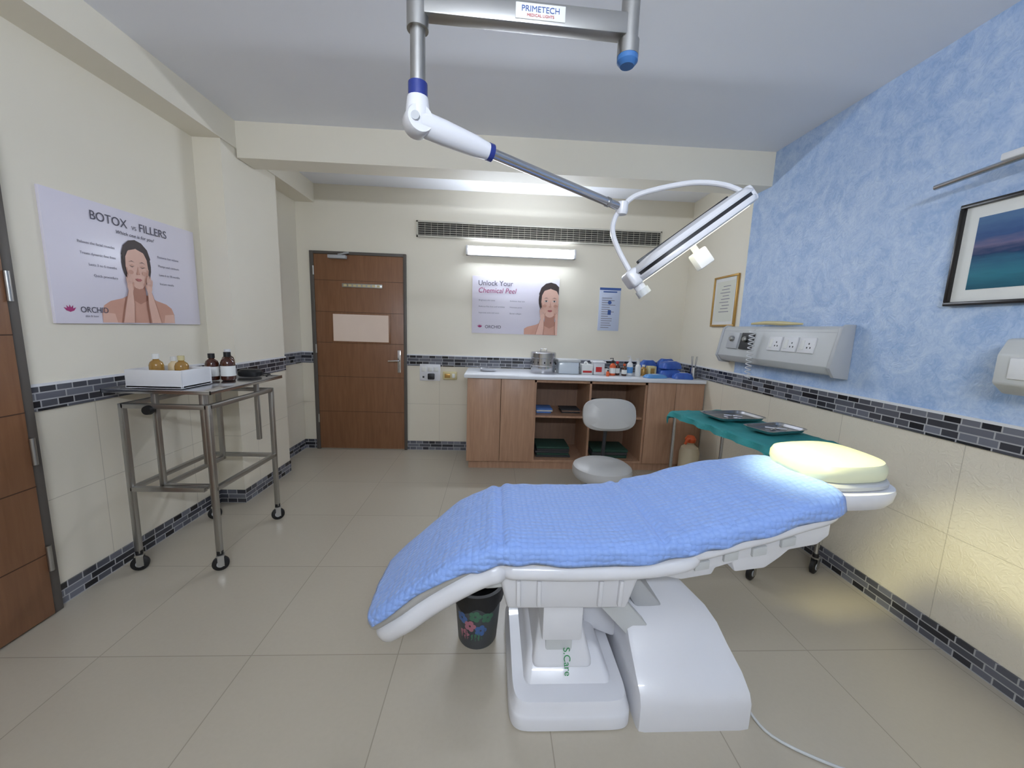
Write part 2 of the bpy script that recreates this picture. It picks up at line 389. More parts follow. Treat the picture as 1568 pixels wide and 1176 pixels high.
# posters ---------------------------------------------------------------------
posterBg=PM('poster_lavender',(226,221,234),.3,col2=(234,228,238),nscale=1.5)
skin=PM('print_skin',(218,168,148),.5,col2=(202,148,126),nscale=8); skinL=PM('print_skin_light',(234,194,176),.5,col2=(224,176,156),nscale=10)
hairM=PM('print_hair',(58,42,40),.5); lipM=PM('print_lips',(180,92,94),.5); inkM=PM('print_ink',(70,66,84),.5); inkL=PM('print_ink_light',(140,136,150),.5); skinD=PM('print_skin_shadow',(184,130,110),.5)
lotus=PM('print_magenta',(168,40,110),.5)
def portrait(b,F,cu,cv,h,umin,umax,vmin,eyes_closed=True):
    L=[0.0016]
    def P(pts,m):
        L[0]+=.00022
        poly(b,F,clip([(cu+u*h,cv+v*h) for u,v in pts],umin,umax,vmin),L[0],m)
    P(ell(0,.53,.345,.48),hairM)
    P([(-.86,-.7),(-.86,-.5),(-.80,-.36),(-.66,-.27),(-.4,-.2),(-.2,-.1),(.2,-.1),(.4,-.2),(.66,-.27),(.80,-.36),(.86,-.5),(.86,-.7)],skin)
    P([(-.86,-.7),(-.84,-.5),(-.6,-.52),(-.56,-.7)],skinL); P([(.86,-.7),(.84,-.5),(.6,-.52),(.56,-.7)],skinL)
    P([(-.14,.2),(.14,.2),(.15,-.1),(.26,-.17),(0,-.30),(-.26,-.17),(-.15,-.1)],skinD)
    P([(0,.02),(.08,.04),(.17,.13),(.235,.28),(.265,.46),(.25,.66),(.17,.82),(0,.88),(-.17,.82),(-.25,.66),(-.265,.46),(-.235,.28),(-.17,.13),(-.08,.04)],skinL)
    P([(-.28,.52),(-.26,.70),(-.17,.80),(-.02,.85),(.0,.86),(.02,.85),(.17,.80),(.26,.70),(.28,.52),(.34,.7),(.28,.88),(.15,1.0),(0,1.04),(-.15,1.0),(-.28,.88),(-.34,.7)],hairM)
    for sg in (-1,1):
        P([(sg*.05,.57),(sg*.12,.60),(sg*.2,.565),(sg*.12,.585)],hairM)
        if eyes_closed: 
            P([(sg*.06,.505),(sg*.12,.525),(sg*.19,.50),(sg*.12,.49)],skin)
            P([(sg*.06,.495),(sg*.12,.477),(sg*.19,.50),(sg*.12,.462)],hairM)
        else:
            P(ell(sg*.12,.495,.05,.022),paper); P(ell(sg*.12,.495,.022,.022),hairM); P([(sg*.06,.50),(sg*.12,.525),(sg*.18,.50),(sg*.12,.515)],hairM)
        P(ell(sg*.16,.36,.06,.045),skin)
        P([(sg*.18,.13),(sg*.235,.28),(sg*.265,.46),(sg*.235,.44),(sg*.2,.28)],skin)
    P([(.0,.5),(.03,.37),(.045,.335),(0,.318),(-.045,.335),(-.01,.37)],skin)
    P(ell(.02,.328,.012,.006,10),skinD); P(ell(-.02,.328,.012,.006,10),skinD)
    P([(-.08,.218),(-.03,.242),(0,.234),(.03,.242),(.08,.218),(.03,.185),(-.03,.185)],lipM)
    P([(-.075,.217),(.075,.217),(.02,.21),(-.02,.21)],skinD)
    for sg in (-1,1):
        P([(sg*.47,-.7),(sg*.38,-.35),(sg*.27,-.02),(sg*.17,-.02),(sg*.15,-.3),(sg*.18,-.7)],skinD)
        P([(sg*.45,-.7),(sg*.36,-.35),(sg*.26,-.01),(sg*.175,-.01),(sg*.17,-.3),(sg*.21,-.7)],skinL)
        P([(sg*.17,-.04),(sg*.145,.03),(sg*.16,.11),(sg*.2,.15),(sg*.28,.15),(sg*.29,.05),(sg*.265,-.04)],skinL)
        P(ell(sg*.145,.09,.018,.075,14,rot=sg*.15),skin)
        for k,(du,ln) in enumerate(((.0,.15),(.034,.19),(.068,.18),(.10,.13))):
            P(ell(sg*(.185+du),.14+ln/2-.012*k,.0185,ln/2+.02,16,rot=sg*-.12),skinD)
            P(ell(sg*(.185+du),.14+ln/2-.012*k,.0155,ln/2+.018,16,rot=sg*-.12),skinL)
def logo(b,F,u,v,s):
    for a in (-.9,-.45,0,.45,.9):
        poly(b,F,[(u,v),(u+s*(.5*math.sin(a)-.16*math.cos(a)),v+s*(.5*math.cos(a)+.16*math.sin(a))),(u+s*math.sin(a),v+s*math.cos(a)),(u+s*(.5*math.sin(a)+.16*math.cos(a)),v+s*(.5*math.cos(a)-.16*math.sin(a)))],.0017+.0001*a,lotus)
b=B('filler_treatment_poster'); b.box(XL,XL+.014,1.89,2.77,1.33,1.935,posterBg,.001)
F=(V((XL+.014,1.89,1.33)),V((0,1,0)),V((0,0,1)),V((1,0,0)))
portrait(b,F,.44,.19,.262,.01,.87,.002); logo(b,F,.065,.055,.035)
pp=b.done()
text('BOTOX',F,.205,.515,.062,inkM,pp,name='title',sx=.92); text('VS',F,.43,.515,.028,inkM,pp,name='title_middle'); text('FILLERS',F,.475,.515,.062,inkM,pp,name='title_end',sx=.92)
text('Which one is for you?',F,.45,.475,.026,inkM,pp,'CENTER',name='subtitle',shear=.2)
text('ORCHID',F,.11,.055,.040,inkM,pp,name='logo_text',sx=.9); text('skin & laser',F,.13,.033,.014,inkL,pp,name='logo_caption')
for k in range(4):
    text(['Relaxes the facial muscles','Treats dynamic fine lines','Lasts 3 to 6 months','Quick procedure'][k],F,.32,.39-.052*k,.018,inkL,pp,'RIGHT',name='caption_left')
    text(['Restores lost volume','Plumps and contours','Lasts 6 to 18 months','Instant results'][k],F,.58,.39-.052*k,.018,inkL,pp,name='caption_right')
b=B('chemical_peel_poster'); b.box(-.24,.68,YB-.014,YB,1.31,1.905,posterBg,.001)
F=(V((-.24,YB-.014,1.31)),V((1,0,0)),V((0,0,1)),V((0,-1,0)))
portrait(b,F,.83,.18,.36,.56,.918,.002,False); logo(b,F,.085,.06,.035)
pp=b.done()
text('Unlock Your',F,.06,.50,.074,inkM,pp,name='title',sx=.95); text('Chemical Peel',F,.06,.425,.074,lotus,pp,name='title_second',sx=.95,shear=.2)
for k in range(3):
    text(['Brightens skin tone','Reduces fine lines and wrinkles','Improves acne and scars'][k],F,.07,.34-.065*k,.022,inkL,pp,name='caption_left')
    text(['Exfoliates dead skin','Minimises pores','Boosts collagen'][k],F,.40,.34-.065*k,.020,inkL,pp,name='caption_right')
text('ORCHID',F,.14,.055,.045,inkM,pp,name='logo_text')
b=B('notice_sheet'); b.box(1.12,1.35,YB-.006,YB,1.38,1.835,PM('notice_paper',(206,214,234),.5),.001)
F=(V((1.12,YB-.006,1.38)),V((1,0,0)),V((0,0,1)),V((0,-1,0)))
nb=PM('notice_blue',(60,92,160),.5); poly(b,F,rect(.0,.23,.43,.455),.001,nb); poly(b,F,rect(.04,.19,.405,.418),.001,nb)
for k in range(14):
    poly(b,F,rect(.03,.1+.08*random.random(),.03+.024*k,.037+.024*k),.001,inkL)
poly(b,F,rect(.10,.135,.17,.22),.0012,nb); poly(b,F,ell(.115,.3,.02,.02),.0012,nb)
b.done()
def frame_right(name,y0,y1,z0,z1,fw,fm,mat_w,inner,matb=None,d=.02):
    b=B(name); x=XR
    b.box(x-d,x,y0,y1,z0,z0+fw,fm,.003); b.box(x-d,x,y0,y1,z1-fw,z1,fm,.003)
    b.box(x-d,x,y0,y0+fw,z0+fw,z1-fw,fm,.003); b.box(x-d,x,y1-fw,y1,z0+fw,z1-fw,fm,.003)
    b.box(x-d*.5,x,y0+fw,y1-fw,z0+fw,z1-fw,matb or paper)
    b.box(x-d*.5-.001,x-d*.4,y0+fw+mat_w,y1-fw-mat_w,z0+fw+mat_w,z1-fw-mat_w,inner)
    return b
b=frame_right('framed_certificate',3.26,3.62,1.45,1.90,.018,gold,.03,PM('certificate_paper',(222,222,208),.5))
F=(V((XR-.0115,3.56,1.5)),V((0,-1,0)),V((0,0,1)),V((-1,0,0)))
for k in range(9): poly(b,F,rect(.05+.02*(k%3),.2-.015*(k%2),.08+.028*k,.086+.028*k),.001,inkL)
b.done()
def seascape():
    m,nt,p=newmat('seascape_print'); s=sepxyz(nt)
    nz=N(nt,'ShaderNodeTexNoise',Scale=9.0,Detail=5.0); 
    mp=N(nt,'ShaderNodeMapping'); mp.inputs['Scale'].default_value=(1,1,5); nt.links.new(coords(nt),mp.inputs[0]); nt.links.new(mp.outputs[0],nz.inputs['Vector'])
    t=mathn(nt,'ADD',mathn(nt,'DIVIDE',s[2],.43),mathn(nt,'MULTIPLY',mathn(nt,'SUBTRACT',nz.outputs[0],.5),.16))
    rp=nt.nodes.new('ShaderNodeValToRGB'); cr=rp.color_ramp
    cr.elements[0].position=.15; cr.elements[0].color=lin((40,90,110)); cr.elements[1].position=.9; cr.elements[1].color=lin((92,126,164))
    for q,c in ((.3,(50,120,140)),(.42,(46,100,130)),(.5,(30,60,100)),(.58,(112,108,140)),(.66,(60,88,136))):
        e=cr.elements.new(q); e.color=lin(c)
    nt.links.new(t,rp.inputs[0]); nt.links.new(rp.outputs[0],p.inputs['Base Color']); p.inputs['Roughness'].default_value=.15
    return m
b=frame_right('framed_picture',1.08,1.70,1.54,1.975,.017,PM('black_frame',(26,22,22),.3),.05,seascape(),paper,.03); b.done()
b=B('picture_lamp')
b.box(XR-.02,XR,1.36,1.46,2.08,2.16,steelB,.004)
b.tube([(XR-.02,1.41,2.13),(XR-.07,1.43,2.15),(XR-.11,1.47,2.10)],.008,dark,sm=5); b.tube([(XR-.02,1.39,2.11),(XR-.06,1.40,2.13),(XR-.11,1.40,2.10)],.006,dark,sm=5)
b.tube([(XR-.13,1.12,2.085),(XR-.13,1.73,2.055)],.011,steel); b.box(XR-.15,XR-.10,1.36,1.50,2.072,2.10,whiteM,.006)
b.done()
b=B('wall_dispenser')
b.prism([(XR,1.18),(XR-.10,1.19),(XR-.15,1.23),(XR-.15,1.34),(XR-.12,1.40),(XR,1.41)],1.14,1.385,'y',lgrey,.008)
b.box(XR-.158,XR-.14,1.18,1.34,1.25,1.33,whiteM,.006); b.done()
b=B('medical_bedhead_panel'); XP=XR-.002
b.prism([(XP,1.15),(XP-.085,1.165),(XP-.115,1.21),(XP-.075,1.43),(XP-.05,1.45),(XP,1.45)],2.15,3.27,'y',lgrey,.004)
for yy in (2.13,3.27): b.prism([(XP,1.14),(XP-.09,1.15),(XP-.125,1.205),(XP-.08,1.44),(XP-.05,1.46),(XP,1.46)],yy,yy+.025,'y',greyp,.004)
up=V((.04,0,.22)).normalized(); n=V((-.22,0,.04)).normalized()
PF=(V((XP-.115,3.27,1.21)),V((0,-1,0)),up,n)
def fbox(b,u0,u1,v0,v1,d,m):
    M4=Matrix((PF[1],PF[2],PF[3])).transposed().to_4x4(); M4=Matrix.Translation(PF[0])@M4
    b.box(u0,u1,v0,v1,-.004,d,m,.003,X=M4)
fbox(b,.10,.24,.06,.19,.014,greyp); fbox(b,.27,.41,.06,.19,.014,dark)
for u in (.17,.34):
    b.lathe(flat(PF,u,.14,.012),[(0,0),(.022,0),(.022,.02),(.014,.03),(0,.03)],steelB,20,X=Matrix.Rotation(math.radians(-90),4,'Y'))
for u in (.58,.72,.86):
    fbox(b,u,u+.125,.07,.17,.01,whiteM); fbox(b,u+.02,u+.05,.09,.15,.014,paper)
    for q in ((.085,.13),(.075,.105),(.1,.105)): fbox(b,u+q[0]-.005,u+q[0]+.005,q[1]-.006,q[1]+.006,.0115,dark)
fbox(b,-.0,1.12,.205,.208,.001,greyp)
coil=[]
for k in range(150):
    t=k/149; a=t*2*math.pi*12
    coil.append(V((XP-.15+.018*math.cos(a),2.80+.022*math.sin(a),1.42-.36*t)))
b.tube(coil,.0035,whiteM,6)
b.tube([(XP-.06,2.95,1.47),(XP-.06,2.8,1.475),(XP-.07,2.62,1.47),(XP-.06,2.45,1.465)],[.008,.014,.016,.006],cream,sm=5)
b.done()
b=B('switch_plate'); b.box(-.79,-.57,YB-.012,YB,.78,.96,whiteM,.004)
for k in range(3): b.box(-.77+k*.065,-.72+k*.065,YB-.018,YB-.01,.88,.93,paper,.003)
b.box(-.76,-.74,YB-.014,YB-.01,.81,.83,dark); b.box(-.70,-.63,YB-.05,YB-.01,.80,.86,dark,.006); b.done()
b=B('socket_box'); b.box(-.54,-.39,YB-.035,YB,.80,.885,cream,.005); b.box(-.52,-.46,YB-.04,YB-.03,.82,.865,gold,.003); b.box(-.44,-.41,YB-.04,YB-.03,.82,.865,paper,.003); b.done()

# ------------------------------------------------------------------ counter cabinet
b=B('counter_cabinet'); x0,x1,yf,yb_=-.24,XR-.012,3.62,YB-.012; zt=.90
b.box(x0,x1,yb_-.02,yb_,.08,zt,cabIn)
b.box(x0+.02,x1,yf+.03,yb_,.0,.08,cabW)
b.box(x0,x1,yf,yb_,.08,.10,cabW)
for xx in (x0,.40,.935,1.48,x1-.02): b.box(xx,xx+.02,yf,yb_,.10,zt,cabW)
b.box(.42,1.48,yf+.03,yb_,.52,.54,cabW)
b.box(.40,1.50,yf,yf+.03,zt-.03,zt,cabW)
for a,c in ((x0+.002,.078),(.082,.40),(1.50,1.775),(1.779,x1)): b.box(a,c,yf-.018,yf,.085,zt-.005,cabW,.002)
b.box(x0-.03,XR-.012,yf-.045,YB-.012,zt,zt+.035,counterM,.006)
b.done()
def folded(name,x,y,z,w,d,h,m,n=3):
    b=B(name)
    for k in range(n):
        b.box(x-w/2+random.uniform(-.01,.01),x+w/2+random.uniform(-.01,.01),y-d/2,y+d/2,z+k*h/n,z+(k+1)*h/n-.002,m if not isinstance(m,list) else m[k%len(m)],min(.006,h/n*.4))
    b.done()
folded('folded_cloth_stack',.52,3.85,.541,.16,.2,.05,[blueCl,paper])
folded('folded_cloth_stack',.80,3.88,.541,.2,.2,.04,[dcloth,cabIn]); folded('folded_cloth_stack',1.2,3.85,.541,.34,.25,.13,[bluepk2,blueCl,greenC,dcloth],4)
folded('folded_cloth_stack',.62,3.85,.101,.34,.3,.11,[dcloth,greenD,dcloth],5); folded('folded_cloth_stack',1.2,3.85,.101,.36,.3,.09,[greenD,dcloth],3)

zc=.936
b=B('steel_sterilizer_drum'); c=(.505,3.88,zc)
b.lathe(c,[(0,0),(.118,0),(.122,.01),(.122,.07),(.126,.075),(.122,.08),(.122,.15),(.128,.155),(.128,.2),(.12,.21),(.02,.222),(0,.222)],steel,40)
b.tube([(.475,3.88,zc+.218),(.475,3.88,zc+.24),(.535,3.88,zc+.24),(.535,3.88,zc+.218)],.005,steel)
for k in range(12):
    a=2*math.pi*k/12; b.lathe((.505+.122*math.cos(a),3.88+.122*math.sin(a),zc+.11),[(0,-.008),(.006,-.008),(.006,.008),(0,.008)],dark,8)
b.done()
b=B('plastic_container'); b.box(.655,.86,3.80,3.98,zc,zc+.12,clearp,.012); b.box(.645,.87,3.79,3.99,zc+.12,zc+.145,lgrey,.008); b.done()
b=B('glove_box'); b.box(.89,1.0,3.80,3.92,zc,zc+.10,paper,.003); b.box(.90,.99,3.797,3.80,zc+.02,zc+.04,red); b.tube([(.93,3.86,zc+.1),(.94,3.87,zc+.12),(.96,3.86,zc+.1)],.012,paper,sm=4); b.done()
b=B('sharps_bin'); b.box(1.01,1.12,3.80,3.92,zc,zc+.12,whiteM,.008); b.box(1.03,1.09,3.797,3.80,zc+.03,zc+.08,red); b.box(1.0,1.13,3.79,3.93,zc+.12,zc+.135,whiteM,.004); b.done()
def bottle(name,x,y,z,r,h,body,cap,pump=False,label=None):
    b=B(name)
    b.lathe((x,y,z),[(0,0),(r*.9,0),(r,r*.15),(r,h*.62),(r*.85,h*.72),(r*.42,h*.8),(r*.42,h*.84),(0,h*.84)],body,24)
    b.lathe((x,y,z),[(0,h*.83),(r*.5,h*.83),(r*.5,h),(0,h)],cap,20)
    if label: b.lathe((x,y,z),[(r*1.01,h*.15),(r*1.02,h*.16),(r*1.02,h*.5),(r*1.01,h*.51)],label,24)
    if pump: b.tube([(x,y,z+h),(x,y,z+h*1.15),(x-r*1.1,y-.005,z+h*1.13)],r*.14,cap,8)
    return b.done()
bottle('cream_jar',1.15,3.86,zc,.03,.08,paper,blackp); bottle('antiseptic_bottle',1.20,3.80,zc,.03,.15,orange,blackp,True,paper); bottle('antiseptic_bottle',1.26,3.84,zc,.028,.14,brownb,red,False,paper)
bottle('medicine_bottle',1.32,3.80,zc,.026,.12,brownb,orange,False,paper); bottle('spray_bottle',1.39,3.84,zc,.03,.17,whiteM,whiteM,True,bluepk2)
bottle('nail_varnish_bottle',1.13,3.72,zc,.016,.06,orange,blackp); bottle('spray_bottle',1.46,3.80,zc,.028,.15,paper,paper,True)
bottle('medicine_bottle',1.54,3.86,zc,.03,.11,amber,paper,False,gold)
b=B('carton_box'); b.box(1.58,1.66,3.82,3.9,zc,zc+.10,cream,.003); b.box(1.60,1.64,3.817,3.82,zc+.02,zc+.08,gold); b.done()
def packet(name,x,y,z,w,d,h,m,rot):
    b=B(name); X=Matrix.Rotation(rot,4,'Z')
    b.puck((x,y,z),w/2,d/2,[(.96,0),(1,.004),(.93,h*.45),(.8,h*.8),(.5,h),(.1,h)],m,X,e=4,seg=28)
    b.prism([(x-.03,y-.02),(x+.03,y-.02),(x+.03,y+.02),(x-.03,y+.02)],z+h*.99,z+h+.001,'z',paper); return b.done()
packet('wipes_packet',1.60,3.70,zc,.24,.12,.035,bluepk2,.2); packet('wipes_packet',1.79,3.80,zc,.24,.14,.08,bluepk,-.1); packet('wipes_packet',1.80,3.82,zc+.083,.22,.13,.075,bluepk,.15)
packet('wipes_packet',1.83,3.99,zc,.22,.12,.17,bluepk,.1); packet('wipes_packet',1.86,3.67,zc,.2,.1,.06,bluepk,-.15); packet('wipes_packet',1.64,4.0,zc,.2,.12,.15,bluepk,.0)
b=B('kidney_tray'); b.puck((-.05,3.86,zc),.09,.045,[(.7,0),(.85,.003),(1,.03),(1.03,.032),(.96,.028),(.8,.006),(0.02,.005)],steel,e=2.2); b.done()
b=B('scissors_stand'); b.lathe((1.99,3.72,zc),[(0,0),(.035,0),(.035,.012),(0.03,.11),(0.027,.11),(.025,.01),(0,.01)],steel,24)
for k in range(4): b.tube([(1.99+.01*math.cos(k*1.6),3.72+.01*math.sin(k*1.6),zc+.013),(1.99+.03*math.cos(k*1.6),3.72+.03*math.sin(k*1.6),zc+.22)],.003,steel,6)
b.done()
b=B('gas_cylinder'); b.lathe((1.87,3.42,0),[(0,.0),(.075,0),(.09,.02),(.09,.27),(.075,.32),(.035,.35),(.03,.38),(0,.38)],PM('cylinder_cream',(204,190,160),.4),32)
b.lathe((1.87,3.42,0),[(0,.37),(.045,.37),(.05,.40),(.03,.43),(0,.43)],orange,20); b.tube([(1.87,3.42,.36),(1.83,3.38,.41),(1.80,3.38,.36)],.012,orange,sm=4)
b.done()

# ------------------------------------------------------------------ steel trolley left
def caster(b,x,y,r=.035,rot=0):
    X=Matrix.Translation((x,y,r))@Matrix.Rotation(rot,4,'Z')@Matrix.Rotation(math.pi/2,4,'X')
    b.lathe((0,0,0),[(0,-.012),(r*.8,-.013),(r,-.008),(r,.008),(r*.8,.013),(0,.012)],black,24,X=X)
    b.lathe((0,0,0),[(0,-.016),(r*.45,-.016),(r*.45,.016),(0,.016)],greyp,16,X=X)
    R=Matrix.Translation((x,y,0))@Matrix.Rotation(rot,4,'Z')
    for s in (-.02,.017): b.box(-.012,.018,s,s+.003,r*.7,r*2.1,steelB,X=R)
    b.box(-.018,.02,-.022,.022,r*2.1,r*2.1+.008,steelB,.002,X=R); b.lathe((x,y,r*2.1),[(0,0),(.016,0),(.016,.03),(0,.03)],black,12)
b=B('instrument_trolley')
tx0,tx1,ty0,ty1,tz=-1.99,-1.45,2.02,2.70,1.0
b.box(tx0,tx1,ty0,ty1,tz-.006,tz,steel,.002)
for a in ((tx0,tx1,ty0,ty0+.006),(tx0,tx1,ty1-.006,ty1),(tx0,tx0+.006,ty0,ty1),(tx1-.006,tx1,ty0,ty1)): b.box(*a,tz-.016,tz+.004,steel,.001)
lx0,lx1,ly0,ly1=-1.90,-1.475,2.03,2.60
w=.013
for (x,y) in ((lx0,ly0),(lx1,ly0),(lx1,ly1),(lx0,ly1)):
    b.box(x-w,x+w,y-w,y+w,.10,.93,steelB,.003); caster(b,x,y,.040,.5)
for (x,y) in ((-1.76,2.06),(-1.52,2.06),(-1.52,2.52),(-1.76,2.52)):
    b.box(x-.012,x+.012,y-.012,y+.012,.46 if x<-1.6 else .60,tz-.006,steelB,.003)
b.box(lx0,lx1,ly0-w,ly0+w,.905,.93,steelB,.003); b.box(lx0,lx1,ly1-w,ly1+w,.905,.93,steelB,.003)
b.box(lx0-w,lx0+w,ly0,ly1,.905,.93,steelB,.003); b.box(lx1-w,lx1+w,ly0,ly1,.905,.93,steelB,.003)
b.box(lx0,-1.52,ly0-w,ly0+w,.455,.48,steelB,.003)
b.box(lx0-w,lx0+w,ly0,ly1,.455,.48,steelB,.003); b.box(lx0,lx1,ly1-w,ly1+w,.455,.48,steelB,.003); b.box(lx1-w,lx1+w,ly0,ly1,.455,.48,steelB,.003)
b.box(-1.772,-1.748,2.06,2.52,.46,.484,steelB,.003); b.box(-1.76,-1.52,2.048,2.072,.46,.484,steelB,.003)
b.lathe((-1.76,2.03,.90),[(0,0),(.022,0),(.026,.012),(.022,.03),(0,.03)],black,16,X=Matrix.Rotation(math.pi/2,4,'X'))
b.done()
b=B('white_storage_tray'); zt2=tz+.006
for a in ((-1.90,-1.62,2.06,2.07),(-1.90,-1.62,2.27,2.28),(-1.90,-1.89,2.07,2.27),(-1.63,-1.62,2.07,2.27)): b.box(*a,zt2,zt2+.095,whiteM,.003)
b.box(-1.9,-1.62,2.06,2.28,zt2,zt2+.01,whiteM); b.box(-1.76,-1.755,2.07,2.27,zt2,zt2+.08,whiteM); b.done()
bottle('serum_bottle',-1.82,2.16,zt2+.011,.032,.16,amber,paper,False); bottle('serum_bottle',-1.72,2.2,zt2+.011,.032,.15,amber,cream); bottle('serum_bottle',-1.79,2.235,zt2+.011,.026,.14,lotion,paper)
bottle('brown_medicine_bottle',-1.70,2.40,zt2,.035,.16,brownb,blackp,False,paper); bottle('brown_medicine_bottle',-1.62,2.42,zt2,.038,.17,brownb,blackp,False,paper)
bottle('brown_medicine_bottle',-1.67,2.50,zt2,.035,.18,brownb,whiteM,False,paper)
b=B('blood_pressure_cuff'); b.puck((-1.60,2.60,zt2),.07,.05,[(.9,0),(1,.01),(1,.03),(.8,.045),(.1,.05)],black); b.tube([(-1.55,2.62,zt2+.02),(-1.50,2.64,zt2+.01),(-1.48,2.57,zt2+.007)],.006,black,sm=5); b.done()

# ------------------------------------------------------------------ green draped trolley
b=B('draped_instrument_trolley')
R=Matrix.Translation((1.5,1.95,0))@Matrix.Rotation(math.radians(8),4,'Z'); b.X=R
W,Lg,H=.43,.84,.79
for (x,y) in ((0,0),(W,0),(W,Lg),(0,Lg)): b.tube([(x,y,.09),(x,y,H-.01)],.012,steel); caster(b,x,y,.045,.4)
for z in (.25,H-.02):
    for a,c in (((0,0),(W,0)),((W,0),(W,Lg)),((W,Lg),(0,Lg)),((0,Lg),(0,0))): b.tube([(a[0],a[1],z),(c[0],c[1],z)],.010,steel)
b.box(-.01,W+.01,-.01,Lg+.01,.235,.243,steel,.002); b.box(-.02,W+.02,-.02,Lg+.02,H-.012,H-.002,steel,.002)
for (x,y) in ((0,0),(W,0)): b.lathe((x,y-.02,H-.06),[(0,0),(.02,0),(.02,.03),(0,.03)],black,14,X=Matrix.Rotation(math.pi/2,4,'X'))
rows=[]
for i in range(60):
    v=-.06+(Lg+.16)*i/59; row=[]
    for j in range(41):
        u=-.07+(W+.11)*j/40
        du=max(0,-.024-u,u-W-.024); dv=max(0,-.024-v,v-Lg-.024)
        cu=min(max(u,-.028),W+.028); cv=min(max(v,-.028),Lg+.028)
        dz=-(du+dv)*.9
        wv=.012*noise.noise(V((u*9,v*9,1)))+.006*noise.noise(V((u*22,v*22,4)))
        z=H+.006+dz+max(0,wv)
        row.append(V((cu+(u-cu)*.3+.012*math.sin(v*34)*min(1,du*30),cv+(v-cv)*.3+.012*math.sin(u*34)*min(1,dv*30),z)))
    rows.append(row)
b.grid(rows,greenC); b.done()
def tray(name,cx,cy,z,a,c,rot):
    b=B(name); b.puck((cx,cy,z),a,c,[(.82,0),(.88,.003),(.94,.018),(1.0,.02),(1.0,.0225),(.93,.021),(.86,.007),(.02,.006)],steel,Matrix.Rotation(rot,4,'Z'),e=7,seg=56)
    b.tube([(cx-.05,cy-.03,z+.012),(cx+.07,cy+.04,z+.012)],.004,chrome,8); b.tube([(cx-.04,cy+.03,z+.012),(cx+.06,cy-.02,z+.013)],.004,chrome,8)
    b.done()
tray('steel_instrument_tray',1.66,2.53,.813,.18,.13,.15); tray('steel_instrument_tray',1.72,2.20,.813,.16,.10,.25)

# ------------------------------------------------------------------ stool
b=B('swivel_stool'); sx,sy=.74,2.42
b.puck((sx,sy,.42),.195,.195,[(.3,0),(.92,.0),(.99,.02),(1,.045),(.97,.07),(.85,.085),(.4,.09),(.02,.09)],vinyl,e=2.1)
b.lathe((sx,sy,0),[(0,.10),(.03,.10),(.03,.28),(.02,.28),(.02,.42),(0,.42)],chrome,20)
b.lathe((sx,sy,.405),[(0,0),(.09,0),(.09,.014),(0,.014)],dark,20)
for k in range(5):
    a=2*math.pi*k/5+.3; c,s_=math.cos(a),math.sin(a)
    b.tube([(sx+.02*c,sy+.02*s_,.13),(sx+.15*c,sy+.15*s_,.10),(sx+.26*c,sy+.26*s_,.085)],[.022,.018,.014],chrome,10)
    caster(b,sx+.26*c,sy+.26*s_,.026,a)
b.tube([(sx+.02,sy+.02,.412),(sx+.06,sy+.22,.42),(sx+.075,sy+.25,.5),(sx+.08,sy+.235,.72)],.013,dark,10,sm=5)
b.tube([(sx-.05,sy-.05,.40),(sx-.2,sy-.12,.395)],.006,chrome); b.tube([(sx-.19,sy-.115,.395),(sx-.24,sy-.14,.39)],.011,black)
X=Matrix.Rotation(math.radians(78),4,'X')
b.puck((sx+.085,sy+.215,.79),.19,.115,[(.3,.0),(.93,0),(1,.02),(.99,.035),(.85,.055),(.4,.062),(.02,.063)],vinyl,X,e=3)
b.done()

# ------------------------------------------------------------------ waste bin
b=B('waste_bin'); c=(-.04,1.56,0)
binM=PM('bin_grey',(70,74,78),.4)
b.lathe(c,[(0,0),(.08,0),(.085,.01),(.105,.25),(.11,.252),(.11,.262),(.1,.262),(.078,.02),(0,.02)],binM,36)
rings=[]
for (r,z,j) in ((.1115,.20,.006),(.113,.235,.004),(.114,.267,0),(.098,.268,0),(.06,.14,.01)):
    rings.append([V((c[0]+(r+j*math.sin(5*a))*math.cos(a),c[1]+(r+j*math.sin(5*a))*math.sin(a),z+j*1.6*math.sin(7*a))) for a in [2*math.pi*k/40 for k in range(40)]])
b.loft(rings,black,cap=False)
flw=[PM('bin_flower_pink',(170,110,124),.4),PM('bin_flower_blue',(70,104,160),.4),PM('bin_leaf',(70,116,92),.4)]
for (a0,z,k) in ((-1.9,.12,0),(-1.4,.10,1),(-1.1,.16,2),(-2.3,.15,1),(-1.65,.17,2),(-1.6,.06,2),(-2.2,.07,0)):
    for q in range(5):
        an=2*math.pi*q/5; 
        pz=[]
        for t in range(10):
            th=2*math.pi*t/10; uu=.016*math.cos(an)+.012*math.cos(th); vv=.016*math.sin(an)+.012*math.sin(th)
            rr=.0815+.0915*(z+vv)+.002; aa=a0+uu/.095
            pz.append(V((c[0]+rr*math.cos(aa),c[1]+rr*math.sin(aa),z+vv)))
        b.raw(pz,[tuple(range(10))],flw[k])
b.done()

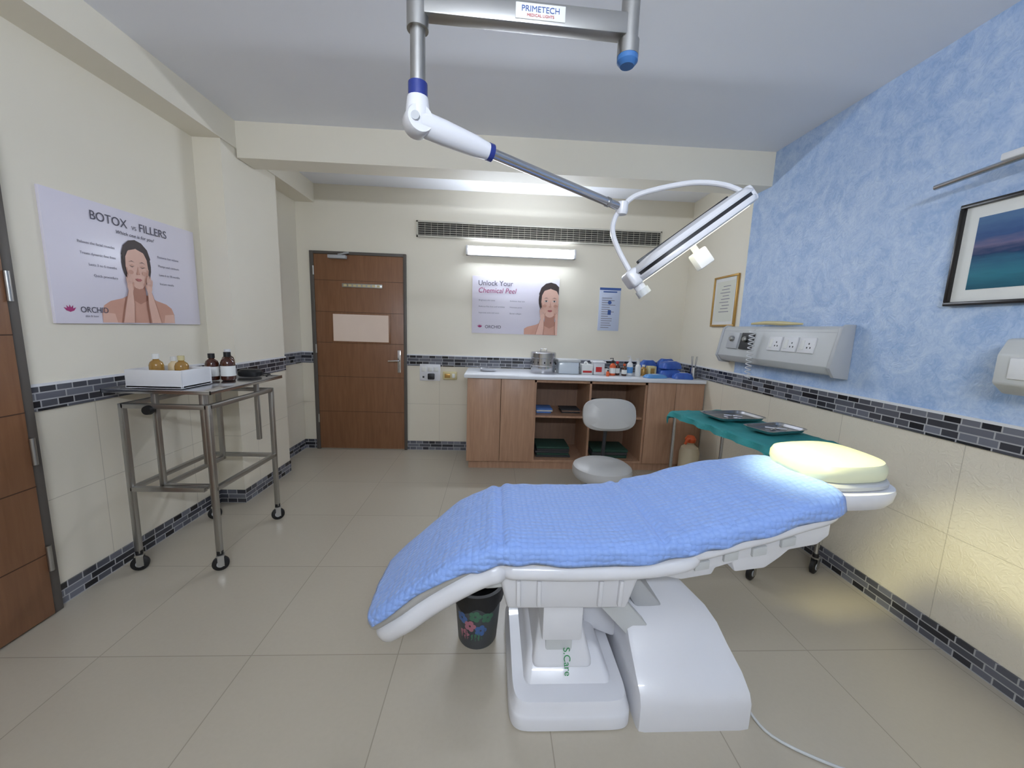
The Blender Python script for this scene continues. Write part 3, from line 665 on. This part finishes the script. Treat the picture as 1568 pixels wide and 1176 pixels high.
# ------------------------------------------------------------------ treatment chair
xs=[(-.435,.345),(-.36,.415),(-.25,.508),(-.14,.59),(-.05,.640),(.04,.668),(.15,.672),(.30,.672),(.45,.676),(.58,.69),(.70,.722),(.85,.765),(1.0,.806),(1.12,.836),(1.24,.860)]
def interp(tab,x):
    for (a,va),(c,vc) in zip(tab[:-1],tab[1:]):
        if x<=c: 
            t=max(0,(x-a)/(c-a)); t=t*t*(3-2*t); return va+(vc-va)*t
    return tab[-1][1]
Y0=[(-.435,1.20),(-.3,1.165),(-.1,1.145),(.3,1.135),(.9,1.135),(1.1,1.15),(1.26,1.2)]
Y1=[(-.435,1.50),(-.3,1.56),(-.1,1.62),(.3,1.64),(.9,1.64),(1.1,1.60),(1.26,1.54)]
path=catmull([V((p[0],0,p[1])) for p in xs],5)
def nrm(i):
    a=path[max(0,i-1)]; c=path[min(len(path)-1,i+1)]; t=(c-a).normalized(); return V((-t.z,0,t.x))
def secring(p,n_,y0,y1,top,th,r,k=6):
    ring=[]
    for (cy,cn,a0) in ((y0+r,top-r,math.pi),(y1-r,top-r,math.pi/2),(y1-r,top-th+r,0),(y0+r,top-th+r,-math.pi/2)):
        for q in range(k+1):
            a=a0-(math.pi/2)*q/k
            yy=cy+r*math.cos(a); nn=cn+r*math.sin(a); ring.append(V((p.x,yy,p.z))+n_*nn)
    return ring
b=B('treatment_chair')
def slab(i0,i1,top,th,r,m,inset=0):
    rings=[]
    for i in range(i0,i1+1):
        p=path[i]; e=min(i-i0,i1-i); sc={0:.045,1:.014,2:.004}.get(e,0); rr=r
        y0=interp(Y0,p.x)+inset+sc; y1=interp(Y1,p.x)-inset-sc
        tt=th-(0.05 if e==0 else .012 if e==1 else 0)*th/.1
        tp=top-(0.025 if e==0 else .006 if e==1 else 0)*th/.1
        rings.append(secring(p,nrm(i),y0,y1,tp,tt,min(rr,tt*.45)))
    b.loft(rings,m)
n_=len(path)-1
slab(0,27,-.004,.05,.022,vinyl); slab(28,45,-.004,.06,.025,vinyl); slab(46,n_,-.004,.05,.022,vinyl)
slab(0,26,-.046,.075,.034,white,-.008); slab(24,50,-.055,.058,.027,white,-.004); slab(47,n_,-.045,.045,.02,white,.004)
b.prism([(-.22,.43),(-.02,.57),(.10,.57),(.06,.51),(-.05,.47)],1.28,1.50,'y',lgrey,.01)
b.tube([(-.08,1.22,.55),(-.02,1.22,.50),(.07,1.22,.505)],.013,lgrey,sm=4); b.tube([(-.06,1.30,.52),(.06,1.30,.44)],.012,steelB); b.tube([(-.06,1.48,.52),(.06,1.48,.44)],.012,steelB)
def frust(b,x0,x1,y0,y1,z0,X0,X1,Y0_,Y1_,z1,m,bev=.012):
    t=bmesh.new()
    lo=[t.verts.new(p) for p in ((x0,y0,z0),(x1,y0,z0),(x1,y1,z0),(x0,y1,z0))]; hi=[t.verts.new(p) for p in ((X0,Y0_,z1),(X1,Y0_,z1),(X1,Y1_,z1),(X0,Y1_,z1))]
    t.faces.new(lo[::-1]); t.faces.new(hi)
    for i in range(4): t.faces.new((lo[i],lo[(i+1)%4],hi[(i+1)%4],hi[i]))
    if bev: bmesh.ops.bevel(t,geom=t.edges[:],offset=bev,segments=3,profile=.5,affect='EDGES')
    b.merge(t,m)
frust(b,.07,.49,1.20,1.58,.415,.035,.52,1.175,1.60,.565,white,.014)
b.box(.03,.525,1.17,1.605,.548,.570,white,.008)
frust(b,.0,.56,1.16,1.61,.57,-.02,.60,1.145,1.63,.625,white,.014)
for xx in (.10,.17,.38,.45): frust(b,xx,xx+.014,1.180,1.2,.44,xx-.004,xx+.01,1.162,1.19,.545,white,.003)
b.box(.20,.345,1.225,1.50,.27,.44,white,.008)
b.box(.22,.32,1.26,1.46,.05,.3,lgrey,.006)
for yy in (1.30,1.48):
    b.prism([(.34,.44),(.46,.44),(.66,.22),(.58,.18)],yy,yy+.03,'y',lgrey,.006)
b.prism([(.50,.44),(.58,.44),(.70,.30),(.60,.28)],1.36,1.50,'y',greyp,.01)
def rr_(x0,x1,y0,y1): return ((x0+x1)/2,(y0+y1)/2,(x1-x0)/2,(y1-y0)/2)
cx,cy,ax,ay=rr_(.085,.525,1.13,1.72)
b.puck((cx,cy,0),ax,ay,[(.98,0),(1,.006),(1,.045),(.985,.055),(.97,.06),(.955,.085),(.93,.098),(.5,.105),(.02,.105)],white,e=9,seg=64)
frust(b,.135,.475,1.20,1.66,.085,.165,.43,1.30,1.62,.185,white,.025)
frust(b,.17,.40,1.235,1.60,.14,.20,.36,1.30,1.56,.30,white,.02)
b.prism([(.40,.16),(.54,.10),(.56,.30),(.48,.36),(.38,.30)],1.42,1.62,'y',white,.02)
prof=[(1.125,0),(1.125,.10),(1.14,.135),(1.19,.17),(1.26,.225),(1.31,.275),(1.37,.305),(1.5,.325),(1.68,.33),(1.74,.30),(1.76,.2),(1.76,0)]
hx=[(.535,-.05),(.54,-.012),(.56,0),(.90,0),(.935,-.012),(.95,-.06)]
rings=[]
for xx,d in hx:
    ring=[]
    for (y,z) in prof:
        f=max(0,min(1,(y-1.2)/.5))
        xq=xx
        if xx>.7: xq=xx-.16*f
        yq=y+(-d*.35 if y<1.4 else d*.35); zq=z if z==0 else max(0,z+d*.9*(z/.33))
        ring.append(V((xq,yq,zq)))
    rings.append(ring)
b.loft(rings,white)
b.box(.56,.93,1.14,1.74,0,.02,lgrey,.004)
b.prism([(.55,.10),(.55,.33),(.62,.40),(.70,.37),(.80,.30),(.78,.1)],1.55,1.72,'y',white,.015)
b.prism([(.56,.60),(.60,.535),(.68,.520),(.79,.540),(.80,.565),(.86,.585),(.87,.55),(.98,.565),(1.03,.605),(1.06,.635),(1.16,.655),(1.20,.69),(1.20,.77),(1.1,.765),(.8,.69),(.62,.635)],1.21,1.56,'y',white,.008)
for xx,zz in ((.72,.59),(.82,.625),(.92,.645),(1.02,.68)): b.prism([(xx,zz-.03),(xx+.05,zz-.02),(xx+.05,zz+.012),(xx,zz)],1.198,1.212,'y',lgrey,.003)
b.tube([(1.15,1.38,.74),(1.28,1.38,.80)],.02,steelB)
Rt=Matrix.Rotation(math.radians(-3),4,'Y')
b.puck((1.305,1.375,.785),.180,.18,[(.6,-.01),(.9,.0),(.97,.02),(1,.05),(.985,.062),(.6,.065)],white,Rt,e=3)
b.puck((1.305,1.385,.845),.168,.168,[(.9,.0),(.985,.008),(.99,.02),(.95,.028),(.5,.03)],greyp,Rt,e=3)
b.puck((1.312,1.395,.867),.160,.165,[(.90,0),(.97,.010),(1.0,.03),(.99,.05),(.94,.066),(.8,.075),(.4,.080),(.02,.081)],pillowM,Rt,e=3)
chair=b.done()
lg=PM('green_lettering',(40,140,80),.4)
LFm=(V((.285,1.262,.215)),V((0.05,-.37,-.93)).normalized(),V((1,0,.05)).normalized(),V((0,-.93,.37)))
o=text('S.Care',LFm,0,0,.035,lg,chair,name='base_lettering',off=.012)
b=B('quilted_cover')
rows=[]
for i in range(3,n_-1):
  for sub in range(2):
    if i==n_-2 and sub: break
    p=path[i].lerp(path[i+1],sub*.5); n1=nrm(i).lerp(nrm(i+1),sub*.5)
    y0=interp(Y0,p.x)-.012; y1=interp(Y1,p.x)+.012
    row=[]; K=36; drop=.046+.012*noise.noise(V((p.x*4,2,0)))
    if p.x<-.05: drop=max(.020,drop-.06*min(1,(-.05-p.x)/.2))
    tot=(y1-y0)
    crease=0
    for cx_,ww in ((.045,.012),(.575,.014)):
        crease+= -.009*math.exp(-((p.x-cx_)/ww)**2)+.007*math.exp(-((p.x-cx_-.03)/.02)**2)+.007*math.exp(-((p.x-cx_+.03)/.02)**2)
    for k in range(K+9):
        if k<4: yy=y0-.002; off=-drop+drop*k/4; edge=True; yy+= .006*math.sin(p.x*38+2*math.sin(p.x*9))*(1-k/4)
        elif k>K+4: q=(k-K-4)/4; yy=y1+.002; off=-drop*q; edge=True
        else:
            t=(k-4)/K; yy=y0+tot*t; ed=min(t,1-t)*tot; off=.010-.014*math.exp(-ed/.012)+.008*math.sin(math.pi*t); edge=False
        w_=noise.noise(V((p.x*5,yy*7,0)))*.010+noise.noise(V((p.x*16,yy*12,3)))*.005
        off+= (abs(w_)*.8+crease+.004) if not edge else .0
        yside=(-.5*abs(w_) if k<4 else .5*abs(w_) if k>K+4 else 0)
        row.append(V((p.x,yy+yside,p.z))+n1*(off+.004))
    rows.append(row)
b.grid(rows,quiltM); cov=b.done(parent=chair,ang=80)
md=cov.modifiers.new('thick','SOLIDIFY'); md.thickness=.005; md.offset=-1
cb=B('power_cable'); cb.tube([(.975,1.22,.006),(1.0,1.10,.006),(1.15,1.0,.006),(1.3,.95,.006),(1.6,.7,.006),(2.0,.5,.006)],.005,lgrey,8,sm=6); cb.done()

# ------------------------------------------------------------------ examination lamp
b=B('ceiling_examination_lamp')
PL=V((-.234,1.215,0)); PR=V((.37,1.24,0)); zb=2.25
b.lathe((PR.x,PR.y,0),[(0,ZC),(.11,ZC),(.11,ZC-.03),(.04,ZC-.06),(0,ZC-.06)][::-1],white,32)
b.tube([(PR.x,PR.y,ZC-.05),(PR.x,PR.y,2.19)],.026,steelB,20); b.tube([(PR.x,PR.y,2.175),(PR.x,PR.y,2.215)],.031,steelB,20)
b.lathe((PR.x,PR.y,2.15),[(0,0),(.02,0),(.03,.012),(.03,.03),(0,.03)],knobB,20)
d=(PR-PL).normalized(); ang=math.atan2(d.y,d.x); L=(PR-PL).length
X=Matrix.Translation((PL.x,PL.y,zb))@Matrix.Rotation(ang,4,'Z')
b.box(0,L,-.022,.022,-.028,.028,steelB,.004,X=X); b.box(.27,.41,-.0245,-.02,-.02,.02,paper,.001,X=X)
b.tube([(PL.x,PL.y,2.34),(PL.x,PL.y,2.03)],.021,steelB,20); b.tube([(PL.x,PL.y,2.29),(PL.x,PL.y,2.19)],.030,steelB,20)
b.tube([(PL.x,PL.y,2.055),(PL.x,PL.y,2.015)],.027,blueC,20)
b.tube([(PL.x,PL.y,2.017),(PL.x,PL.y,1.985),(PL.x,PL.y,1.93)],[.030,.034,.030],white,20)
J=V((.49,1.58,1.86)); A=V((PL.x,PL.y,1.955)); dd=(J-A)
b.lathe(A,[(0,-.03),(.036,-.03),(.04,-.02),(.04,.02),(.036,.03),(0,.03)],white,24,X=dd.to_track_quat('X','Z').to_matrix().to_4x4()@Matrix.Rotation(math.pi/2,4,'X'))
b.lathe(A+V((0,-.036,0)),[(0,-.006),(.012,-.006),(.012,.004),(0,.004)],greyp,12,X=Matrix.Rotation(math.pi/2,4,'X'))
b.tube([A+dd*.0,A+dd*.1,A+dd*.22,A+dd*.28],[.034,.034,.03,.024],white,20)
b.tube([A+dd*.275,A+dd*.295],.026,blueC,20)
b.tube([A+dd*.29,A+dd*.97],.0155,steel,16); b.tube([A+dd*.9,A+dd*.915],.018,steelB,16)
b.lathe(J,[(0,-.025),(.02,-.025),(.024,-.015),(.024,.02),(0,.02)],white,16)
a=V((.385,-.0,.294)).normalized(); nn=V((.606,-.12,-.794)); nn=(nn-a*nn.dot(a)).normalized(); bb=nn.cross(a)
C=V((.715,1.47,1.727)); RX=Matrix((a,bb,nn)).transposed().to_4x4(); LX=Matrix.Translation(C)@RX
b.tube([J,(.53,1.57,1.90),(.61,1.55,1.925),(.74,1.52,1.945),(.85,1.50,1.935),(.925,1.48,1.90),C+a*.255],.010,white,10,sm=6)
b.tube([J,(.465,1.58,1.82),(.455,1.56,1.76),(.475,1.52,1.68),C-a*.245],.010,white,10,sm=6)
b.puck(C,.245,.165,[(.5,-.040),(.80,-.036),(.95,-.026),(1,-.012),(.99,-.006)],white,RX,e=3,seg=64)
b.puck(C,.235,.158,[(1,-.008),(1,.008)],dark,RX,e=3,seg=64)
b.puck(C,.243,.163,[(.99,.006),(1,.012),(.985,.024),(.93,.029)],white,RX,e=3,seg=64)
b.puck(C,.215,.140,[(1,.0285),(.98,.031),(.3,.032)],ledM,RX,e=3,seg=64)
b.box(-.20,.20,-.012,.012,-.046,-.034,dark,.003,X=LX)
for sg in (-1,1):
    b.box(sg*.25-.024,sg*.25+.024,-.045,.045,-.034,.030,white,.014,X=LX,seg=3)
b.tube([LX@V((-.245,0,.02)),LX@V((-.245,0,.055))],.020,white,14); b.tube([LX@V((-.245,0,.05)),LX@V((-.245,0,.075))],.026,lgrey,14)
b.tube([LX@V((.0,0,.03)),LX@V((.0,0,.06))],.012,white,12); b.box(-.03,.03,-.02,.02,.055,.12,whiteM,.006,X=LX)
lamp=b.done()
LB=(V((PL.x,PL.y,zb)),d,V((0,0,1)),V((d.y,-d.x,0)))
text('PRIMETECH',LB,.34,-.002,.021,nb,lamp,'CENTER',.0255,name='label_text'); text('MEDICAL LIGHTS',LB,.34,-.014,.010,red,lamp,'CENTER',.0255,name='label_caption')
ld=bpy.data.lights.new('examination_beam','SPOT'); ld.energy=80; ld.color=(1,.95,.50); ld.spot_size=math.radians(44); ld.spot_blend=.8; ld.shadow_soft_size=.07
lo=bpy.data.objects.new('examination_beam',ld); S.collection.objects.link(lo)
src=C+nn*.13; tgt=V((1.31,1.37,.93))
lo.parent=lamp; lo.matrix_parent_inverse=Matrix.Translation(-lamp.location)
lo.matrix_basis=Matrix.Translation(src)@(tgt-src).to_track_quat('-Z','Y').to_matrix().to_4x4()

# ------------------------------------------------------------------ world + camera
w_=bpy.data.worlds.new('room_world'); S.world=w_; w_.use_nodes=True
w_.node_tree.nodes['Background'].inputs[0].default_value=(.8,.85,1,1); w_.node_tree.nodes['Background'].inputs[1].default_value=.3
cam=bpy.data.cameras.new('camera'); co=bpy.data.objects.new('camera',cam); S.collection.objects.link(co); S.camera=co
cam.sensor_width=36; cam.lens=589/1568*36; cam.clip_start=.02
th,ps,ro=math.radians(8.35),math.radians(2.9),math.radians(1.9)
Hf=V((math.sin(ps),math.cos(ps),0)); Z=V((0,0,1)); Fw=Hf*math.cos(th)-Z*math.sin(th); R0=V((math.cos(ps),-math.sin(ps),0)); U0=Hf*math.sin(th)+Z*math.cos(th)
Rr=R0*math.cos(ro)+U0*math.sin(ro); Uu=U0*math.cos(ro)-R0*math.sin(ro)
co.matrix_world=Matrix.Translation((0,0,1.38))@Matrix((Rr,Uu,-Fw)).transposed().to_4x4()
